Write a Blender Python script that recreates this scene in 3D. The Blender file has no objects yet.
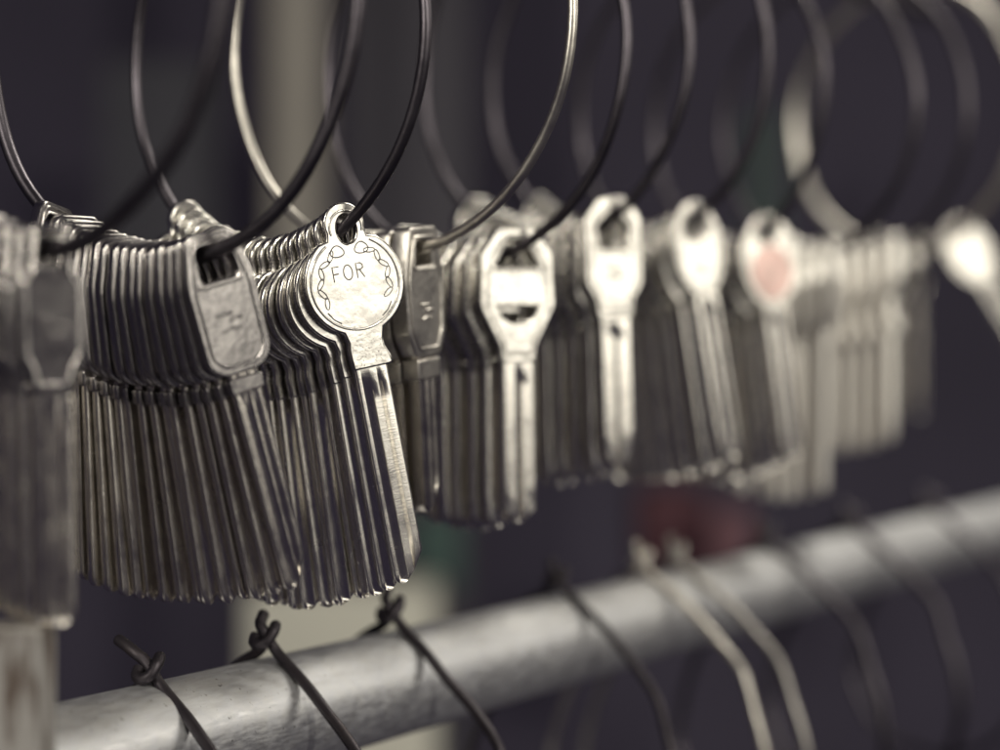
import bpy, bmesh, math, random
from mathutils import Vector, Matrix

S = 0.001                      # the numbers below are millimetres
sc = bpy.context.scene
C = sc.collection
rnd = random.Random(7)

# ------------------------------------------------------------------ camera
cam_d = bpy.data.cameras.new('camera'); cam = bpy.data.objects.new('camera', cam_d); C.objects.link(cam)
cam.location = (0, 0, 0); cam.rotation_euler = (math.radians(90), 0, 0)
cam_d.sensor_width = 36; cam_d.lens = 72
cam_d.clip_start = 0.01; cam_d.clip_end = 50
cam_d.dof.use_dof = True; cam_d.dof.focus_distance = 306*S
cam_d.dof.aperture_fstop = 7.8; cam_d.dof.aperture_blades = 0
sc.camera = cam
sc.render.resolution_x = 1024; sc.render.resolution_y = 768

# ------------------------------------------------------------------ world, lamps, exposure
w = bpy.data.worlds.new('World'); sc.world = w; w.use_nodes = True
w.node_tree.nodes['Background'].inputs[0].default_value = (0.025, 0.021, 0.034, 1)
w.node_tree.nodes['Background'].inputs[1].default_value = 1.0

def area(name, loc, target, sx, sy, power, col):
    d = bpy.data.lights.new(name, 'AREA'); d.shape = 'RECTANGLE'; d.size = sx*S; d.size_y = sy*S
    d.energy = power; d.color = col
    o = bpy.data.objects.new(name, d); C.objects.link(o)
    o.location = Vector(loc)*S
    o.rotation_euler = (Vector(target)-Vector(loc)).to_track_quat('-Z', 'Y').to_euler()
    return o
WARM = (1.0, 0.945, 0.82)
area('daylight_lamp', (1250, -760, 380), (30, 380, 0), 950, 720, 7.2, WARM)
area('sparkle_lamp', (640, -700, 640), (60, 420, 0), 80, 80, 6.5, WARM)  # small intense lamp added to put sparkle on curved metal edges
area('overhead_lamp', (420, 760, 760), (100, 440, 0), 420, 300, 6.5, WARM)
area('side_lamp', (1000, 640, 420), (90, 450, 0), 420, 420, 2.1, WARM)

area('glint_lamp', (-600, -560, 400), (0, 350, 0), 90, 420, 6.5, WARM)  # added front-left, no known source: thin bright lines along the rounded key edges
sc.view_settings.view_transform = 'Standard'; sc.view_settings.look = 'None'
sc.view_settings.exposure = 0; sc.view_settings.gamma = 1
sc.cycles.max_bounces = 8; sc.cycles.use_denoising = True

# ------------------------------------------------------------------ helpers
def tag(o, label=None, cat=None, group=None, kind=None):
    if label: o['label'] = label
    if cat: o['category'] = cat
    if group: o['group'] = group
    if kind: o['kind'] = kind
    return o

def link(name, me, m, parent=None):
    o = bpy.data.objects.new(name, me); C.objects.link(o)
    if m is not None:
        me.materials.clear(); me.materials.append(m)
    if parent is not None: o.parent = parent
    return o

def finish(me, angle=32):
    for p in me.polygons: p.use_smooth = True
    me.set_sharp_from_angle(angle=math.radians(angle))
    return me

def metal(name, col, rough=.28, rough_var=.12, bump=.25, grain=900, dirt=.35, dirtcol=(.06, .055, .065), metallic=1.0, stretch=(1, 1, 1), uneven=.13):
    m = bpy.data.materials.new(name); m.use_nodes = True
    nt = m.node_tree; N = nt.nodes; L = nt.links; b = N['Principled BSDF']
    b.inputs['Metallic'].default_value = metallic
    tc = N.new('ShaderNodeTexCoord'); oi = N.new('ShaderNodeObjectInfo')
    ad = N.new('ShaderNodeVectorMath'); ad.operation = 'ADD'
    sc_ = N.new('ShaderNodeVectorMath'); sc_.operation = 'SCALE'; sc_.inputs[0].default_value = (3.1, 7.7, 5.3)
    L.new(oi.outputs['Random'], sc_.inputs['Scale'])
    L.new(tc.outputs['Object'], ad.inputs[0]); L.new(sc_.outputs[0], ad.inputs[1])
    mp = N.new('ShaderNodeMapping'); mp.inputs['Scale'].default_value = stretch; L.new(ad.outputs[0], mp.inputs[0])
    n1 = N.new('ShaderNodeTexNoise'); n1.inputs['Scale'].default_value = grain; n1.inputs['Detail'].default_value = 5; L.new(mp.outputs[0], n1.inputs[0])
    n2 = N.new('ShaderNodeTexNoise'); n2.inputs['Scale'].default_value = grain*.22; n2.inputs['Detail'].default_value = 6; n2.inputs['Roughness'].default_value = .7; L.new(mp.outputs[0], n2.inputs[0])
    # tarnish
    cr = N.new('ShaderNodeValToRGB'); cr.color_ramp.elements[0].position = .52; cr.color_ramp.elements[1].position = .74
    L.new(n2.outputs[0], cr.inputs[0])
    mu = N.new('ShaderNodeMath'); mu.operation = 'MULTIPLY'; mu.inputs[1].default_value = dirt; L.new(cr.outputs[0], mu.inputs[0])
    mx = N.new('ShaderNodeMixRGB'); mx.inputs[1].default_value = (*col, 1); mx.inputs[2].default_value = (*dirtcol, 1)
    L.new(mu.outputs[0], mx.inputs[0]); L.new(mx.outputs[0], b.inputs['Base Color'])
    mr = N.new('ShaderNodeMapRange'); mr.inputs['From Min'].default_value = .3; mr.inputs['From Max'].default_value = .7
    mr.inputs['To Min'].default_value = rough-rough_var*.5; mr.inputs['To Max'].default_value = rough+rough_var
    L.new(n2.outputs[0], mr.inputs[0]); L.new(mr.outputs[0], b.inputs['Roughness'])
    bp = N.new('ShaderNodeBump'); bp.inputs['Strength'].default_value = bump; bp.inputs['Distance'].default_value = .00012
    L.new(n1.outputs[0], bp.inputs['Height'])
    n3 = N.new('ShaderNodeTexNoise'); n3.inputs['Scale'].default_value = 260; n3.inputs['Detail'].default_value = 2; L.new(ad.outputs[0], n3.inputs[0])
    b2 = N.new('ShaderNodeBump'); b2.inputs['Strength'].default_value = uneven; b2.inputs['Distance'].default_value = .0006
    L.new(n3.outputs[0], b2.inputs['Height']); L.new(bp.outputs[0], b2.inputs['Normal']); L.new(b2.outputs[0], b.inputs['Normal'])
    return m

def matte(name, col, rough=.7, var=.3, scale=6):
    m = bpy.data.materials.new(name); m.use_nodes = True
    nt = m.node_tree; N = nt.nodes; L = nt.links; b = N['Principled BSDF']
    tc = N.new('ShaderNodeTexCoord')
    n = N.new('ShaderNodeTexNoise'); n.inputs['Scale'].default_value = scale; n.inputs['Detail'].default_value = 6; L.new(tc.outputs['Object'], n.inputs[0])
    mx = N.new('ShaderNodeMixRGB'); mx.inputs[1].default_value = (*[c*(1-var) for c in col], 1); mx.inputs[2].default_value = (*[min(1, c*(1+var)) for c in col], 1)
    L.new(n.outputs[0], mx.inputs[0]); L.new(mx.outputs[0], b.inputs['Base Color'])
    b.inputs['Roughness'].default_value = rough; b.inputs['Specular IOR Level'].default_value = .2
    return m

def milled(name, col):
    """key blade: fine milling lines across the length, worn and grimy"""
    m = metal(name, col, rough=.19, rough_var=.10, bump=.0, dirt=.35)
    nt = m.node_tree; N = nt.nodes; L = nt.links; b = N['Principled BSDF']
    tc = N.new('ShaderNodeTexCoord')
    mp = N.new('ShaderNodeMapping'); mp.inputs['Scale'].default_value = (500, 500, 5200); L.new(tc.outputs['Object'], mp.inputs[0])
    n = N.new('ShaderNodeTexNoise'); n.inputs['Scale'].default_value = 1; n.inputs['Detail'].default_value = 3; L.new(mp.outputs[0], n.inputs[0])
    bp = N.new('ShaderNodeBump'); bp.inputs['Strength'].default_value = .35; bp.inputs['Distance'].default_value = .00002
    L.new(n.outputs[0], bp.inputs['Height']); L.new(bp.outputs[0], b.inputs['Normal'])
    return m

M = dict(
    nickel=metal('nickel', (.66, .64, .60), rough=.21, rough_var=.1, dirt=.3, bump=.2),
    nickel_blade=milled('nickel_blade', (.88, .85, .79)),
    dull=metal('dull_nickel', (.46, .44, .43), rough=.20, rough_var=.08, dirt=.5, bump=.08, uneven=.06),
    dull_blade=milled('dull_blade', (.76, .72, .66)),
    brass=metal('brass', (.68, .65, .60), rough=.33, dirt=.6, bump=.5),
    brass_blade=milled('brass_blade', (.68, .64, .58)),
    grime=metal('grime', (.16, .14, .14), rough=.5, dirt=.5),
    red=metal('red_tint', (.66, .47, .43), rough=.4, dirt=.2),
    wire=metal('dark_wire', (.11, .10, .115), rough=.38, dirt=.3, bump=.2, grain=500),
    wire_bright=metal('bright_wire', (.62, .59, .54), rough=.34, dirt=.3, bump=.2, grain=500),
    iron=metal('iron_wire', (.055, .048, .056), rough=.42, rough_var=.2, dirt=.6, dirtcol=(.07, .055, .05), bump=.9, grain=420, metallic=.7),
    pale=metal('pale_metal', (.95, .92, .86), rough=.3, rough_var=.06, dirt=.0, bump=.1, metallic=.45),
    wire_grey=metal('grey_wire', (.42, .40, .38), rough=.38, dirt=.3, bump=.2, grain=500),
    text=matte('engraving_grime', (.17, .16, .155), rough=.8, var=.3, scale=3000),
)

def zinc_material():
    m = bpy.data.materials.new('galvanised_pipe'); m.use_nodes = True
    nt = m.node_tree; N = nt.nodes; L = nt.links; b = N['Principled BSDF']; b.inputs['Metallic'].default_value = .85
    tc = N.new('ShaderNodeTexCoord')
    mp = N.new('ShaderNodeMapping'); mp.vector_type = 'TEXTURE'; mp.inputs['Rotation'].default_value = (0, 0, math.atan2(1, .582)); mp.inputs['Scale'].default_value = (5, 1, 1)
    L.new(tc.outputs['Object'], mp.inputs[0])
    def noise(scale, vec, detail=6, rough=.6):
        n = N.new('ShaderNodeTexNoise'); n.inputs['Scale'].default_value = scale; n.inputs['Detail'].default_value = detail; n.inputs['Roughness'].default_value = rough
        L.new(vec, n.inputs[0]); return n.outputs[0]
    def ramp(f, a, b_, c0, c1):
        r_ = N.new('ShaderNodeValToRGB'); r_.color_ramp.elements[0].position = a; r_.color_ramp.elements[1].position = b_
        r_.color_ramp.elements[0].color = (*c0, 1); r_.color_ramp.elements[1].color = (*c1, 1); L.new(f, r_.inputs[0]); return r_.outputs[0]
    streak = noise(1500, mp.outputs[0]); blot = noise(420, tc.outputs['Object'], 5); speck = noise(1100, tc.outputs['Object'], 3)
    base = ramp(blot, .35, .68, (.70, .71, .74), (.73, .735, .74))
    st = ramp(streak, .34, .60, (.80, .79, .79), (1, 1, 1))
    sp = ramp(speck, .66, .72, (1, 1, 1), (.22, .20, .20))
    m1 = N.new('ShaderNodeMixRGB'); m1.blend_type = 'MULTIPLY'; m1.inputs[0].default_value = .75; L.new(base, m1.inputs[1]); L.new(st, m1.inputs[2])
    m2 = N.new('ShaderNodeMixRGB'); m2.blend_type = 'MULTIPLY'; m2.inputs[0].default_value = .8; L.new(m1.outputs[0], m2.inputs[1]); L.new(sp, m2.inputs[2])
    L.new(m2.outputs[0], b.inputs['Base Color'])
    rr = N.new('ShaderNodeMapRange'); rr.inputs['From Min'].default_value = .3; rr.inputs['From Max'].default_value = .7; rr.inputs['To Min'].default_value = .36; rr.inputs['To Max'].default_value = .62
    L.new(streak, rr.inputs[0]); L.new(rr.outputs[0], b.inputs['Roughness'])
    bp = N.new('ShaderNodeBump'); bp.inputs['Strength'].default_value = .2; bp.inputs['Distance'].default_value = .00005
    L.new(speck, bp.inputs['Height']); L.new(bp.outputs[0], b.inputs['Normal'])
    return m
M['zinc'] = zinc_material()

# ---- tubes
def tube_mesh(pts, r, n=14, closed=False, taper_end=False):
    P = [Vector(p)*S for p in pts]
    bm = bmesh.new(); rings = []
    k = len(P); up = None
    for i, p in enumerate(P):
        if closed: t = (P[(i+1) % k]-P[i-1]).normalized()
        else: t = (P[min(i+1, k-1)]-P[max(i-1, 0)]).normalized()
        if up is None:
            up = Vector((0, 0, 1)) if abs(t.z) < .9 else Vector((1, 0, 0))
        a = (up-t*up.dot(t)).normalized(); up = a; c = t.cross(a)
        rr = r*S*(1+.02*math.sin(i*.7))
        if taper_end and not closed and (i == 0 or i == k-1): rr *= .7
        rings.append([bm.verts.new(p+(a*math.cos(q*2*math.pi/n)+c*math.sin(q*2*math.pi/n))*rr) for q in range(n)])
    m = k if closed else k-1
    for i in range(m):
        A, B = rings[i], rings[(i+1) % k]
        off = 0
        if closed and i == k-1:
            off = min(range(n), key=lambda o: (A[0].co-B[o].co).length)
        for q in range(n):
            bm.faces.new((A[q], A[(q+1) % n], B[(q+1+off) % n], B[(q+off) % n]))
    if not closed:
        bm.faces.new(rings[0][::-1]); bm.faces.new(rings[-1])
    bmesh.ops.recalc_face_normals(bm, faces=bm.faces)
    me = bpy.data.meshes.new('wire'); bm.to_mesh(me); bm.free()
    return finish(me, 50)

def smooth(pts, n=8):
    out = []
    P = [Vector(p) for p in pts]
    for i in range(len(P)-1):
        p0, p1, p2, p3 = P[max(i-1, 0)], P[i], P[i+1], P[min(i+2, len(P)-1)]
        for k in range(n):
            t = k/n
            out.append(.5*((2*p1)+(p2-p0)*t+(2*p0-5*p1+4*p2-p3)*t*t+(3*p1-p0-3*p2+p3)*t**3))
    out.append(P[-1]); return out

# ---- flat plate from outlines (x, z), standing in the local XZ plane, facing -Y
def plate(outer, holes, t, bevel=.35, cy=0):
    cu = bpy.data.curves.new('outline', 'CURVE'); cu.dimensions = '2D'; cu.fill_mode = 'BOTH'
    for loop in [outer]+list(holes):
        sp = cu.splines.new('POLY'); sp.points.add(len(loop)-1)
        for q, (x, z) in zip(sp.points, loop): q.co = (x*S, z*S, 0, 1)
        sp.use_cyclic_u = True
    cu.extrude = (t/2-bevel)*S; cu.bevel_depth = bevel*S; cu.bevel_resolution = 2; cu.offset = -bevel*S
    o = bpy.data.objects.new('outline', cu); C.objects.link(o)
    dg = bpy.context.evaluated_depsgraph_get()
    me = bpy.data.meshes.new_from_object(o.evaluated_get(dg))
    bpy.data.objects.remove(o); bpy.data.curves.remove(cu)
    me.transform(Matrix.Rotation(math.radians(90), 4, 'X'))
    if cy: me.transform(Matrix.Translation((0, cy*S, 0)))
    bm = bmesh.new(); bm.from_mesh(me)
    bmesh.ops.remove_doubles(bm, verts=bm.verts, dist=1e-7)
    bmesh.ops.recalc_face_normals(bm, faces=bm.faces)
    bm.to_mesh(me); bm.free()
    finish(me, 40)
    cap = {p.index for p in me.polygons if abs(p.normal.y) > .999}     # the flat faces stay flat up to their rounded rim
    seen = {}
    for p in me.polygons:
        for ek in p.edge_keys: seen.setdefault(ek, []).append(p.index in cap)
    for e in me.edges:
        f = seen.get(e.key, [])
        if any(f) and not all(f): e.use_edge_sharp = True
    return me

def arc(cx, cz, r, a0, a1, n=20, rx=None):
    return [(cx+(rx or r)*math.cos(math.radians(a0+(a1-a0)*i/n)), cz+r*math.sin(math.radians(a0+(a1-a0)*i/n))) for i in range(n+1)]

def ellipse(cx, cz, rx, rz, n=28):
    return [(cx+rx*math.cos(2*math.pi*i/n), cz+rz*math.sin(2*math.pi*i/n)) for i in range(n)]

def rounded(pts, r, n=4):
    """polygon with rounded corners"""
    out = []
    k = len(pts)
    for i in range(k):
        p = Vector(pts[i]); a = (Vector(pts[i-1])-p); b = (Vector(pts[(i+1) % k])-p)
        d = min(r, a.length*.45, b.length*.45)
        A = p+a.normalized()*d; B = p+b.normalized()*d
        for q in range(n+1):
            t = q/n
            v = A*(1-t)**2+p*2*t*(1-t)+B*t*t
            out.append((v.x, v.y))
    return out

def blade_mesh(z0, z1, wd, t, cx=0, tip='chamfer', grooves=((.28, .5, .5), (.66, .78, .35)), wave=0):
    """profiled blade from z0 down to z1; grooves = (from, to, depth) as shares of the width"""
    xs = [(-.5, 0)]
    front = [(0.0, .34), (.014, .15), (.036, .04), (.070, .0)]
    for a, b, d in grooves:
        e = .045
        front += [(a-e, 0), (a, d), (b, d*.28), (b+e*.4, 0)]
    front += [(.930, 0), (.964, .04), (.986, .15), (1.0, .34)]
    # front side (towards -Y), depth is a share of half the thickness
    prof = [(cx-wd/2+f*wd, -t/2*(1-d)) for f, d in front]
    back = [(cx+wd/2-f*wd, t/2*(1-d)) for f, d in front]
    prof += back
    half = wd/2
    st = [(z0, -half, half, 0), (z0-1.2, -half, half, 0), (z0-2.6, -half, half, 1)]
    L = z0-z1
    n = 10
    for i in range(1, n): st.append((z0-2.6-(L-2.6-4.6)*i/n, -half, half, 1))
    if tip == 'chamfer':      # straight on one side, cut away on the other, small hook
        st += [(z1+4.4, -half, half, 1), (z1+1.5, -half, half-.36*wd, 1), (z1+.8, -half+.02*wd, half-.5*wd, .8), (z1+.25, -half+.1*wd, half-.6*wd, .4), (z1, -half+.2*wd, half-.68*wd, 0)]
    elif tip == 'point':
        st += [(z1+4.2, -half, half, 1), (z1+2.2, -half*.86, half*.86, 1), (z1+.9, -half*.5, half*.5, .8), (z1+.2, -half*.22, half*.22, .4), (z1, -half*.1, half*.1, 0)]
    else:
        st += [(z1+2.4, -half, half, 1), (z1+1.2, -half*.9, half*.9, 1), (z1+.4, -half*.65, half*.65, .7), (z1, -half*.4, half*.4, 0)]
    bm = bmesh.new(); rows = []
    for z, a, b, g in st:
        row = []
        for x, y in prof:
            yy = y if g == 1 else (-1 if y < 0 else 1)*(t/2*(1-(1-abs(y)/(t/2))*g)) if abs(x-cx) < half*.9 else y
            xx = min(max(x, cx+a), cx+b)
            if xx != x and z < z1+3: yy *= .8
            row.append(bm.verts.new((xx*S, yy*S, z*S)))
        rows.append(row)
    k = len(prof)
    for A, B in zip(rows, rows[1:]):
        for q in range(k):
            bm.faces.new((A[q], A[(q+1) % k], B[(q+1) % k], B[q]))
    bm.faces.new(rows[0][::-1]); bm.faces.new(rows[-1])
    bmesh.ops.remove_doubles(bm, verts=bm.verts, dist=1e-6)
    bmesh.ops.recalc_face_normals(bm, faces=bm.faces)
    me = bpy.data.meshes.new('blade'); bm.to_mesh(me); bm.free()
    return finish(me, 46)

def join_meshes(parts, name='mesh'):
    bm = bmesh.new()
    for me in parts:
        bm.from_mesh(me); bpy.data.meshes.remove(me)
    me = bpy.data.meshes.new(name); bm.to_mesh(me); bm.free()
    return finish(me, 40)

# ------------------------------------------------------------------ background
def box_mesh(x0, x1, y0, y1, z0, z1, bevel=0):
    bm = bmesh.new(); bmesh.ops.create_cube(bm, size=1)
    for v in bm.verts:
        v.co = Vector(((x0+x1)/2+v.co.x*(x1-x0), (y0+y1)/2+v.co.y*(y1-y0), (z0+z1)/2+v.co.z*(z1-z0)))*S
    if bevel: bmesh.ops.bevel(bm, geom=list(bm.edges), offset=bevel*S, segments=3, affect='EDGES', profile=.5)
    me = bpy.data.meshes.new('box'); bm.to_mesh(me); bm.free()
    return finish(me, 35)

tag(link('back_wall', box_mesh(-2400, 2800, 2400, 2420, -1800, 1800), matte('dark_wall', (.125, .113, .162), var=.3, scale=3)), kind='structure')

def backdrop_box(name, px0, px1, py0, py1, D, depth, m, label, cat):
    k = D/2000.0
    o = link(name, box_mesh((px0-500)*k, (px1-500)*k, D, D+depth, (375-py1)*k, (375-py0)*k, 4), m)
    return tag(o, label, cat)
backdrop_box('upright_post', 268, 322, -500, 700, 1600, 40, matte('pale_post', (.33, .31, .28), var=.15), 'pale beige upright post far out of focus behind the FOR keys', 'post')
backdrop_box('cabinet_panel', 345, 470, -500, 800, 1900, 40, matte('grey_panel', (.115, .11, .13), var=.1), 'dark grey upright panel just beside the blurred beige post', 'panel')
backdrop_box('storage_box', 100, 215, 60, 330, 1900, 60, matte('grey_box', (.12, .12, .14), var=.3), 'blurred grey box in the dark behind the slot-holed key blanks', 'box')
backdrop_box('paper_carton', 245, 435, 592, 1100, 1500, 120, matte('pale_carton', (.70, .69, .60), var=.1), 'blurred cream carton behind the pipe below the FOR stack', 'carton')
backdrop_box('teal_tin', 412, 462, 515, 588, 1750, 60, matte('teal_tin', (.08, .13, .12), var=.1), 'blurred teal tin between the FOR key tip and the half-moon key', 'tin')
backdrop_box('red_crate', 640, 705, 490, 590, 1750, 90, matte('dark_red_crate', (.11, .048, .06), var=.3), 'blurred dark red crate behind the pipe hooks in the middle', 'crate')
backdrop_box('red_tin', 712, 752, 510, 575, 1650, 60, matte('red_tin', (.20, .105, .125), var=.2), 'blurred brighter red tin beside the dark red crate', 'tin')
backdrop_box('green_bottle', 745, 785, 110, 235, 1900, 30, matte('green_grey', (.10, .13, .13), var=.2), 'blurred grey-green bottle shape in the dark behind the upper rings', 'bottle')

# ------------------------------------------------------------------ worn white post and the galvanised pipe
PD = Vector((.582, 1, .010)).normalized()                 # the way the pipe runs
PC = Vector((-49.3, 308, -56.0))                          # a point on its axis
PR = 9.4
def pipe_at(t): return PC+PD*t
def pipe():
    ln0, ln1, n = -60, 700, 56
    bm = bmesh.new()
    a = Vector((PD.y, -PD.x, 0)).normalized(); b = PD.cross(a).normalized()
    def ring(t, r): return [bm.verts.new((PC+PD*t+(a*math.cos(2*math.pi*i/n)+b*math.sin(2*math.pi*i/n))*r)*S) for i in range(n)]
    R_ = [ring(ln0, PR-1.6), ring(ln0, PR-.3), ring(ln0+.3, PR)]+[ring(ln0+.3+(ln1-ln0)*i/20, PR) for i in range(1, 21)]+[ring(ln1+.6, PR-1.6), ring(ln0+.01, PR-1.6)]
    for A, B in zip(R_, R_[1:]):
        for i in range(n): bm.faces.new((A[i], A[(i+1) % n], B[(i+1) % n], B[i]))
    bmesh.ops.remove_doubles(bm, verts=bm.verts, dist=2e-5)
    bmesh.ops.recalc_face_normals(bm, faces=bm.faces)
    me = bpy.data.meshes.new('pipe'); bm.to_mesh(me); bm.free(); finish(me, 40)
    o = link('pipe', me, M['zinc'])
    return tag(o, 'thick galvanised grey pipe running away below the hanging key blanks', 'pipe')
pipe()

def worn_paint():
    m = matte('worn_paint', (.27, .26, .25), rough=.6, var=.15, scale=120)
    nt = m.node_tree; N = nt.nodes; L = nt.links; b = N['Principled BSDF']
    base = b.inputs['Base Color'].links[0].from_socket
    tc = N.new('ShaderNodeTexCoord'); mp = N.new('ShaderNodeMapping'); mp.inputs['Scale'].default_value = (300, 300, 70); L.new(tc.outputs['Object'], mp.inputs[0])
    n = N.new('ShaderNodeTexNoise'); n.inputs['Scale'].default_value = 1; n.inputs['Detail'].default_value = 7; L.new(mp.outputs[0], n.inputs[0])
    cr = N.new('ShaderNodeValToRGB'); cr.color_ramp.elements[0].position = .46; cr.color_ramp.elements[1].position = .57; L.new(n.outputs[0], cr.inputs[0])
    mx = N.new('ShaderNodeMixRGB'); mx.inputs[2].default_value = (.09, .07, .06, 1); L.new(cr.outputs[0], mx.inputs[0]); L.new(base, mx.inputs[1]); L.new(mx.outputs[0], b.inputs['Base Color'])
    return m
tag(link('painted_post', box_mesh(-118, -56.8, 246, 257, -300, -31.4, 1.0), worn_paint()), 'worn white painted post end with brown stains holding the pipe, under the square-headed keys', 'post')
rod = [Vector((-75, 220, 80.5)), Vector((135, 624, 112.5))]
tag(link('hanging_rod', tube_mesh([rod[0].lerp(rod[1], i/10) for i in range(11)], 2.2, 16), M['wire']), 'thin dark rod high above that carries the wire rings', 'rod')

# ------------------------------------------------------------------ wire rings above
# centre x, y, z, radius, turn of the ring's plane; wire radius, material
RINGS = {
 1: (-57.75, 253.54, 51.15, 35.34, .72, 1.05, 'wire'),
 2: (-48.97, 289.16, 51.68, 35.86, .59, .95, 'wire'),
 3: (-36.79, 319.52, 52.93, 34.90, .74, .84, 'wire'),
 4: (-17.98, 333.01, 57.54, 37.48, .67, .78, 'wire_bright'),
 5: (-5.91, 362.99, 56.42, 35.80, .70, .85, 'wire'),
 6: (9.63, 396.46, 61.72, 35.60, .77, .85, 'wire'),
 7: (26.5, 431.04, 64.70, 37.39, .72, .9, 'wire'),
 8: (45.19, 463.69, 63.18, 36.57, .79, .95, 'wire'),
 9: (68.65, 491.97, 63.67, 37.43, .69, .95, 'wire'),
 10: (90.86, 534.71, 68.07, 38.63, .76, .95, 'wire'),
 11: (119.49, 593.38, 76.22, 39.27, .78, 1.6, 'wire_bright'),
}
def ring_point(k, deg):
    cx, cy, cz, r, th, *_ = RINGS[k]
    t = math.radians(deg); a = r*math.sin(t)
    return Vector((cx+a*math.cos(th), cy-a*math.sin(th), cz-r*math.cos(t)))
RING_LABEL = {
 1: 'dark wire ring through the square-headed dull key blanks cut off by the photo edge',
 2: 'dark wire ring through the slot-holed grey key blanks beside the FOR stack',
 3: 'dark wire ring passing through the hole of the bright FOR key blank',
 4: 'pale shiny thin wire ring through the few thick brassy angular key blanks',
 5: 'wire ring through the key blanks with triangular and half-moon holes',
 6: 'wire ring through the key blanks with a house-shaped hole',
 7: 'blurred wire ring through the slim oval-headed silver key blanks',
 8: 'blurred wire ring through the key blanks behind the red-centred one',
 9: 'blurred wire ring through the pale stack beside the red-centred key blank',
 10: 'blurred wire ring through the stack with two rows of glinting heads',
 11: 'very blurred pale ring holding the tilted key blank at the far end',
}
for k, v in RINGS.items():
    pts = [ring_point(k, d+.0) for d in range(0, 360, 4)]
    pts = [p+Vector((.14*math.sin(i*.42+k*2), .35*math.sin(i*.35+k), .14*math.sin(i*.56+k*3))) for i, p in enumerate(pts)]
    o = link('key_ring', tube_mesh(pts, v[5]*1.1, 16, closed=True), M[v[6]])
    tag(o, RING_LABEL[k], 'wire ring', 'wire rings holding the key blanks')

# ------------------------------------------------------------------ keys
def join_sharp(parts):
    if len(parts) == 1: return parts[0]
    bm = bmesh.new()
    for me in parts: bm.from_mesh(me); bpy.data.meshes.remove(me)
    me = bpy.data.meshes.new('bow'); bm.to_mesh(me); bm.free()      # smooth and sharp flags travel with the faces and edges
    return me

def key_kind(name, bow, holes, t, zb, zt, wd, mat, bmat, blade_t=None, cx=0, tip='chamfer', collar=None, grooves=None, extras=(), relief=True):
    """dict of meshes for one kind of key blank; the local origin is where the wire touches the hole"""
    kw = {}
    if grooves is not None: kw['grooves'] = grooves
    cxm = 0; czm = sum(p[1] for p in bow)/len(bow)
    pcs = [plate(bow, holes, t)]
    if relief:
        for sgn in (-1, 1):
            inner = [((x-cxm)*.80, sgn*(t/2-.04), czm+(z-czm)*.86) for x, z in bow]
            pcs.append(tube_mesh(inner[::2], .30, 8, closed=True))
            for h in holes[:1]:
                hx = sum(p[0] for p in h)/len(h); hz = sum(p[1] for p in h)/len(h)
                pcs.append(tube_mesh([(hx+(x-hx)*1.28, sgn*(t/2-.02), hz+(z-hz)*1.28) for x, z in h], .22, 8, closed=True))
            for q, (bx, bz, bl_) in enumerate(((-.8, -9.6, 2.2), (.9, -10.6, 1.8), (-.2, -12.0, 2.4)) if name not in ('hexagon', 'plain') else ()):
                pcs.append(tube_mesh([(bx-bl_*.6, sgn*(t/2-.02), bz), (bx, sgn*(t/2), bz+.15*q), (bx+bl_*.6, sgn*(t/2-.02), bz)], .26, 8))
    bowm = join_sharp(pcs)
    d = dict(bow=bowm, blade=blade_mesh(zb, zt, wd, blade_t or t*.86, cx, tip, **kw), mat=mat, bmat=bmat, extras=list(extras), t=t)
    if collar:
        x0, x1, z0, z1, ct = collar
        d['collar'] = plate(rounded([(x0, z1), (x1, z1), (x1, z0), (x0, z0)], .4), [], ct, .25)
    return d

K = {}
# round head with an eye on top (the sharp stack)
def round_outline(R=8.2, zc=-9.2, eye=3.35, neck=2.9, shoulder=3.6, zs=-22.6):
    pts = arc(0, 0, eye, 200, -20, 18)                         # over the eye, left to right
    a0 = 62
    pts += [(eye*1.0, -2.2)]
    pts += arc(0, zc, R, a0-8, -66, 26)
    pts += [(neck, zc-R-.9), (neck, zc-R-2.0), (shoulder, zs+1.6), (shoulder+.2, zs+.2), (neck, zs), (-neck, zs), (-neck-.2, zc-R-2.0), (-neck, zc-R-.9)]
    pts += arc(0, zc, R, 246, 126, 26)
    pts += [(-eye*1.0, -2.2)]
    return pts
K['round'] = key_kind('round', round_outline(), [ellipse(.2, -.9, 1.5, 2.2)], 1.6, -22.4, -56.5, 5.5, 'nickel', 'nickel_blade', 1.3,
    grooves=((.20, .42, .8), (.68, .75, .8)), relief=False)
# slotted trapezoid head
trap = rounded([(-3.8, 2.6), (3.8, 2.6), (5.6, -4.6), (5.4, -16.5), (3.2, -18.4), (-3.2, -18.4), (-5.4, -16.5), (-5.6, -4.6)], 1.4, 5)
K['slot'] = key_kind('slot', trap, [rounded([(-2.6, 1.0), (2.6, 1.0), (3.2, -4.6), (-3.2, -4.6)], .9)], 1.8, -18.2, -51.0, 4.7, 'dull', 'dull_blade', 1.35,
    collar=(-2.8, 2.8, -21.2, -18.9, 1.75), grooves=((.3, .5, .5), (.64, .76, .4)))
# square head with a narrow eye
sq = rounded([(-2.4, 2.2), (2.2, 2.2), (2.8, -3.6), (4.1, -4.6), (4.1, -15.4), (2.9, -17.0), (2.6, -19.5), (-2.6, -19.5), (-2.9, -17.0), (-4.1, -15.4), (-4.1, -4.6), (-2.8, -3.6)], .8)
K['square'] = key_kind('square', sq, [rounded([(-1.4, .9), (1.4, .9), (1.8, -2.9), (-1.8, -2.9)], .6)], 2.4, -19.3, -48.5, 5.0, 'dull', 'dull_blade', 2.1, tip='round')
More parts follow.
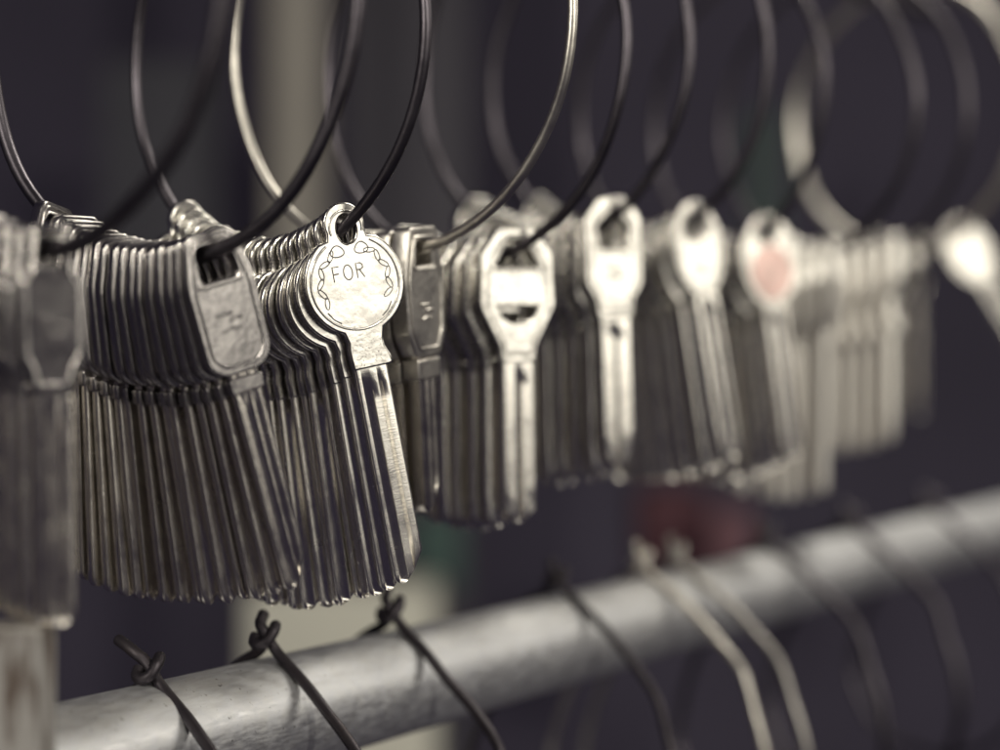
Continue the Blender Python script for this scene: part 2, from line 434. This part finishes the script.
# thick angular coffin head
cof = rounded([(-4.6, 3.2), (4.6, 3.2), (6.8, -5), (6.2, -14.5), (4.0, -18.2), (-4.0, -18.2), (-6.2, -14.5), (-6.8, -5)], .9)
K['coffin'] = key_kind('coffin', cof, [rounded([(-2.4, .9), (2.4, .9), (3.0, -3.2), (-3.0, -3.2)], .6)], 3.0, -18.0, -44.0, 6.0, 'brass', 'brass_blade', 2.3,
    collar=(-3.9, 3.9, -21.8, -18.6, 3.0))
# hexagon head with triangular and half-moon holes
hexo = rounded([(-3.4, 3.0), (3.4, 3.0), (6.9, -1.6), (7.3, -11.0), (3.6, -18.2), (3.3, -21.0), (-3.3, -21.0), (-3.6, -18.2), (-7.3, -11.0), (-6.9, -1.6)], .9)
moon = [(-3.9, -11.0), (3.9, -11.0)]+arc(0, -11.0, 2.9, -15, -165, 10, rx=3.8)
K['hexagon'] = key_kind('hexagon', hexo, [rounded([(-1.6, .9), (1.6, .9), (4.2, -4.0), (-4.2, -4.0)], .4), moon], 2.5, -20.8, -49.5, 6.3, 'nickel', 'nickel_blade', 2.1, tip='point', grooves=((.42, .56, .55),))
# rounded head with a house-shaped hole
house = rounded([(-2.8, 3.4), (2.8, 3.4), (6.0, -.6), (6.0, -13.4), (3.9, -16.4), (3.7, -20.0), (-3.7, -20.0), (-3.9, -16.4), (-6.0, -13.4), (-6.0, -.6)], 1.4)
K['house'] = key_kind('house', house, [rounded([(0, 1.3), (3.5, -2.2), (2.8, -6.6), (-2.8, -6.6), (-3.5, -2.2)], .4)], 2.5, -19.8, -48.5, 6.4, 'nickel', 'nickel_blade', 2.1, tip='point', grooves=((.44, .54, .55),))
# slim oval head
oval = arc(0, -6.6, 10.2, 90, 90-360*39/40, 39, rx=5.8)
K['oval'] = key_kind('oval', oval, [ellipse(0, -1.7, 2.7, 2.8)], 2.4, -16.2, -51.5, 5.6, 'nickel', 'nickel_blade', 2.1, tip='round')
# plain round headed and rectangular
K['disc'] = key_kind('disc', arc(0, -8.0, 10.6, 90, 90-360*39/40, 39, rx=7.0), [ellipse(0, -1.2, 2.6, 2.3)], 2.4, -18.0, -52.5, 5.8, 'nickel', 'nickel_blade', 2.1, tip='round')
rect = rounded([(-4.0, 3.0), (4.0, 3.0), (5.4, 0), (5.6, -9), (3.6, -12.6), (-3.6, -12.6), (-5.6, -9), (-5.4, 0)], 1.2)
K['plain'] = key_kind('plain', rect, [ellipse(0, -.6, 1.9, 1.6)], 2.7, -12.4, -51, 4.2, 'pale', 'pale', 2.4, tip='round', collar=(-4.6, 4.6, -22.5, -18.5, 3.0))
K['pale_coffin'] = key_kind('pale_coffin', cof, [ellipse(0, -.6, 1.9, 1.6)], 2.4, -18.0, -58.0, 4.2, 'pale', 'pale', 2.2)

def place_key(kind, p, yaw, roll, pitch, label, group, mats=None):
    d = K[kind]
    e = bpy.data.objects.new('key_blank', None); C.objects.link(e); e.empty_display_size = .003
    e.location = p*S
    m = Matrix.Rotation(yaw, 4, 'Z') @ Matrix.Rotation(-roll, 4, 'Y') @ Matrix.Rotation(pitch, 4, 'X')
    e.rotation_euler = m.to_euler()
    tag(e, label, 'key blank', group)
    b = link('bow', d['bow'], None, e); bl = link('blade', d['blade'], None, e)
    if not d['bow'].materials: d['bow'].materials.append(M[d['mat']])
    if not d['blade'].materials: d['blade'].materials.append(M[d['bmat']])
    if 'collar' in d:
        c = link('collar', d['collar'], None, e)
        if not d['collar'].materials: d['collar'].materials.append(M[d['mat']])
    return e, b, bl

ORD = ['front', 'second', 'third', 'fourth', 'fifth', 'sixth', 'seventh', 'eighth', 'ninth', 'tenth', 'eleventh', 'twelfth', 'thirteenth', 'fourteenth', 'fifteenth', 'sixteenth', 'seventeenth', 'eighteenth', 'nineteenth']
_old = ['front', 'second', 'third', 'fourth', 'fifth', 'sixth', 'seventh', 'eighth', 'ninth', 'tenth', 'eleventh', 'twelfth', 'thirteenth', 'fourteenth', 'fifteenth', 'sixteenth']
FRONT = {}
def stack(ring, kind, n, deg0, deg1, yaw0, yaw1, roll0, roll1, first, rest, group, pitch0=0, pitch1=0, jit=1.5, drop=0):
    """n keys on a ring from angle deg0 (front) to deg1; yaw turns the face, roll leans the key"""
    wr = RINGS[ring][5]
    for i in range(n):
        f = i/max(1, n-1)
        slip = 0 if i == 0 else rnd.uniform(-.35, .35)
        p = ring_point(ring, deg0+(deg1-deg0)*f+slip)+Vector((0, 0, wr-abs(slip)*.8))
        j = 0 if i == 0 else jit
        yaw = math.radians(yaw0+(yaw1-yaw0)*f**.55+rnd.uniform(-1.2, 1.2)*j)
        roll = math.radians(roll0+(roll1-roll0)*f+rnd.uniform(-.5, .5)*j)
        pit = math.radians(pitch0+(pitch1-pitch0)*f+rnd.uniform(-.7, .7)*j)
        lab = first if i == 0 else f'{rest}, {ORD[i]} from the front'
        r = place_key(kind, p+Vector((0, 0, -wr*.0)), yaw, roll, pit, lab, group)
        if i == 0: FRONT[ring] = r

# yaw: positive turns the face to the right-hand side of the photo
stack(1, 'square', 9, 2, -34, 19, 26, 1, 0, 'dull square-headed key blank in front of its stack beside the white post', 'dull square-headed key blank above the white post', 'square-headed key blanks')
stack(2, 'slot', 16, 15, -29, 37, 48, 16.5, 1, 'grey slot-holed key blank leaning in front of the stack beside the FOR keys', 'dark grey slot-holed key blank left of the FOR keys', 'slot-holed grey key blanks')
stack(3, 'round', 19, 29, -37, 24, 41, 11.5, 1, 'bright round-headed key blank embossed with a wreath and the word FOR', 'shiny round-headed key blank behind the FOR key', 'round-headed shiny key blanks')
stack(4, 'coffin', 4, 8, -10, 64, 60, 6, 3, 'thick brassy angular key blank in front of its small group', 'thick brassy angular key blank beside the FOR stack', 'thick angular brassy key blanks')
stack(5, 'hexagon', 8, 18, -24, 23, 42, 1, 0, 'pale key blank with a triangular hole above a half-moon hole', 'key blank stacked behind the one with half-moon hole', 'hexagonal-headed key blanks')
stack(6, 'house', 11, 27, -34, 21, 43, 2, 0, 'bright key blank with a house-shaped hole', 'key blank stacked behind the house-shaped hole one', 'house-holed key blanks')
stack(7, 'oval', 12, 29, -40, 20, 43, 10, 2, 'bright slim oval-headed key blank leaning in front of its stack', 'slim oval-headed key blank in the silver stack', 'slim oval-headed key blanks')
stack(8, 'disc', 10, 33, -30, 20, 42, 8, 2, 'key blank with a faded red centre on its oval head', 'oval key blank stacked behind the red-centred one', 'oval-headed key blanks')
stack(9, 'pale_coffin', 8, 20, -30, 108, 104, 2, 0, 'blurred pale key blank heading the stack beyond the red-centred one', 'blurred pale key blank beyond the red-centred one', 'blurred pale key blanks')
stack(10, 'plain', 9, 23, -34, 107, 103, 0, 0, 'blurred glinting key blank heading the stack with two bright rows', 'blurred glinting key blank with two bright spots', 'glinting blurred key blanks')
stack(11, 'disc', 1, 26, 26, 15, 15, 34, 34, 'very blurred round-headed key blank tilted outward at the far end', '', 'far blurred key blanks')
stack(11, 'oval', 3, 8, -12, 62, 55, 2, -2, 'very blurred upright key blank beside the tilted one at the far end', 'very blurred upright key blank at the far end of the row', 'far blurred key blanks')

place_key('slot', ring_point(2, -34)+Vector((-1.5, 0, 1.0)), math.radians(66), math.radians(-9), 0, 'lone key blank edge-on and leaning left, between the square-headed and slot-holed stacks', 'slot-holed grey key blanks')
# ---- the wreath, the rim and the word on the front FOR key
e, bow, bl = FRONT[3]
def face(pts, r, y=-.76): return tube_mesh([(x, y, z) for x, z in pts], r, 8)
rim = [(x, -.8, z) for x, z in arc(0, -9.2, 7.2, 60, -240, 60)]
o = link('raised_rim', tube_mesh(rim, .22, 10), M['nickel'], bow)
o = link('eye_rim', tube_mesh([(x, -.8, z) for x, z in arc(.1, -.6, 2.65, -20, 200, 24)], .2, 10), M['nickel'], bow)
leaves = []
for s in (-1, 1):
    for i in range(6):
        a = math.radians(200+i*26) if s < 0 else math.radians(-20-i*26+0)
        a = math.radians(205-i*16) if s < 0 else math.radians(-25+i*16)
        cx_, cz_ = 5.6*math.cos(a), -9.2+5.6*math.sin(a)
        d1 = (-math.sin(a)*s, math.cos(a)*s)
        loop = []
        for q in range(17):
            u = q/16*2*math.pi
            px = .95*math.cos(u); pz = .36*math.sin(u)
            ang = math.atan2(d1[1], d1[0])+(.5 if i % 2 else -.5)
            loop.append((cx_+px*math.cos(ang)-pz*math.sin(ang), cz_+px*math.sin(ang)+pz*math.cos(ang)))
        leaves.append(face(loop, .11))
    loop = [(s*(2.0+1.1*math.cos(u*.4)*(1-.3*math.sin(u*.4))), -4.0+.9*math.sin(u*.4)) for u in range(17)]
    leaves.append(face(loop, .12))
    leaves.append(face([(s*5.3, -13.0), (s*4.5, -14.2), (s*3.4, -15.0)], .13))
link('wreath_emboss', join_meshes(leaves), M['nickel'], bow)
ltr = []
def stroke(pts): ltr.append(face(pts, .14, -.73))
x = -3.3; zt = -6.3; h = 2.3
stroke([(x, zt-h), (x, zt), (x+1.1, zt)]); stroke([(x, zt-h*.48), (x+.9, zt-h*.48)])
stroke([(x+2.45+.72*math.cos(u*math.pi/10), zt-h/2+h/2*math.sin(u*math.pi/10)) for u in range(21)])
x += 3.9
stroke([(x, zt-h), (x, zt), (x+.7, zt), (x+1.05, zt-.3), (x+1.05, zt-.75), (x+.7, zt-1.0), (x, zt-1.0)]); stroke([(x+.45, zt-1.0), (x+1.15, zt-h)])
link('lettering', join_meshes(ltr), M['text'], bow)

bm = bmesh.new()
pr = random.Random(3)
for i in range(70):
    px_, pz_ = pr.uniform(-3.2, 3.2), pr.uniform(-22.2, -17.9)
    g = bmesh.ops.create_icosphere(bm, subdivisions=1, radius=pr.uniform(.06, .11)*S)
    bmesh.ops.translate(bm, verts=g['verts'], vec=(px_*S*.85, -.79*S, pz_*S))
me = bpy.data.meshes.new('grain'); bm.to_mesh(me); bm.free(); finish(me, 60)
link('pebbled_neck', me, M['nickel'], FRONT[3][1])

# red-painted centre on the eighth stack's front key
e, bow, bl = FRONT[8]
link('red_centre', plate(ellipse(0, -10.4, 5.2, 6.2), [], .3, .08, cy=-1.25), M['red'], bow)

# ------------------------------------------------------------------ hooked rings over the pipe
def hook(px, lean, wr, mat, label, scale=1.0, tail=0, th=.72, lift=0):
    """a big open wire ring hung over the pipe, its two ends hooked together on top"""
    # distance along the pipe where the ring crosses, found from the wanted bearing
    best = min(range(-40, 600), key=lambda t: abs((pipe_at(t).x/pipe_at(t).y*2000+500)-px))
    c = pipe_at(best)
    u = Vector((math.cos(th), -math.sin(th), 0)); n = Vector((math.sin(th), math.cos(th), 0))
    top = c+Vector((0, 0, PR+5.2+lift))
    f = [(0.2, .6), (2.7, -4.0), (8.4, -8.0), (14, -12.2), (20, -17.2), (26, -23.5), (29, -32), (32.5, -43), (32.5, -55), (28, -67), (18, -76), (0, -80)]
    front = [(a*scale*(1+.0*lean), 0, z) for a, z in f]
    back = [(-a*.9, 1.6, z*1.0) for a, z in f[:-1]]
    back = [(-2.9, 1.0, -4.2), (-10.8, 1.6, -8.5), (-12.8, 1.6, -16), (-17, 1.6, -26), (-23, 1.6, -36), (-27, 1.4, -48), (-27, 1, -60), (-18, .5, -74)][::-1]
    # the ends
    if tail:
        headf = [(-6.2, -1.2, 2.6), (-3.8, -1.6, 2.0), (-1.6, -1.4, .9), (-.2, -.6, -.4)]
    else:
        headf = [(-2.6, 1.9, 1.9), (-2.0, .9, 1.2), (-.9, -.4, .6), (.3, -.9, -.4)]
    headb = [(-1.0, .6, -2.2), (.7, .9, -.5), (1.9, .5, .5), (2.6, -.7, -.6), (2.1, -1.7, -2.0), (.9, -2.4, -2.6), (-.4, -2.2, -2.2), (-1.0, -1.2, -1.2)]
    path = headf+front[1:]+back+headb
    hr = random.Random(px)
    pts = [top+u*(a+lean*z*.0)+n*y+Vector((0, 0, z)) for a, y, z in path]
    pts = [q+Vector((hr.uniform(-.22, .22), hr.uniform(-.22, .22), hr.uniform(-.22, .22))) if 3 < i < len(pts)-4 else q for i, q in enumerate(pts)]
    o = link('hooked_ring', tube_mesh(smooth(pts, 7), wr, 12, taper_end=True), M[mat])
    tag(o, label, 'wire hook', 'hooked wire rings over the pipe')
hook(152, 0, .92, 'iron', 'dark wire hook with a free end poking up, nearest the white post on the pipe', tail=1, lift=-1.5)
hook(268, 0, .92, 'iron', 'dark wire hook curled over the pipe right under the FOR stack', lift=0)
hook(392, 0, .92, 'iron', 'dark wire hook over the pipe just past the FOR key tip')
hook(556, 0, .92, 'iron', 'dark wire hook standing alone on the middle of the pipe')
hook(640, 0, 1.05, 'wire_bright', 'pale shiny wire hook over the pipe below the house-holed keys', scale=1.05)
hook(674, 0, .95, 'wire_grey', 'greyish wire hook close beside the pale shiny one on the pipe', scale=1.1)
hook(765, 0, 1.1, 'wire', 'blurred dark wire hook over the pipe beyond the pale pair of hooks', scale=1.05)
hook(850, 0, 1.3, 'wire', 'blurred dark wire hook, second to last along the pipe', scale=1.05)
hook(930, 0, 1.2, 'wire', 'blurred dark wire hook, last along the pipe')
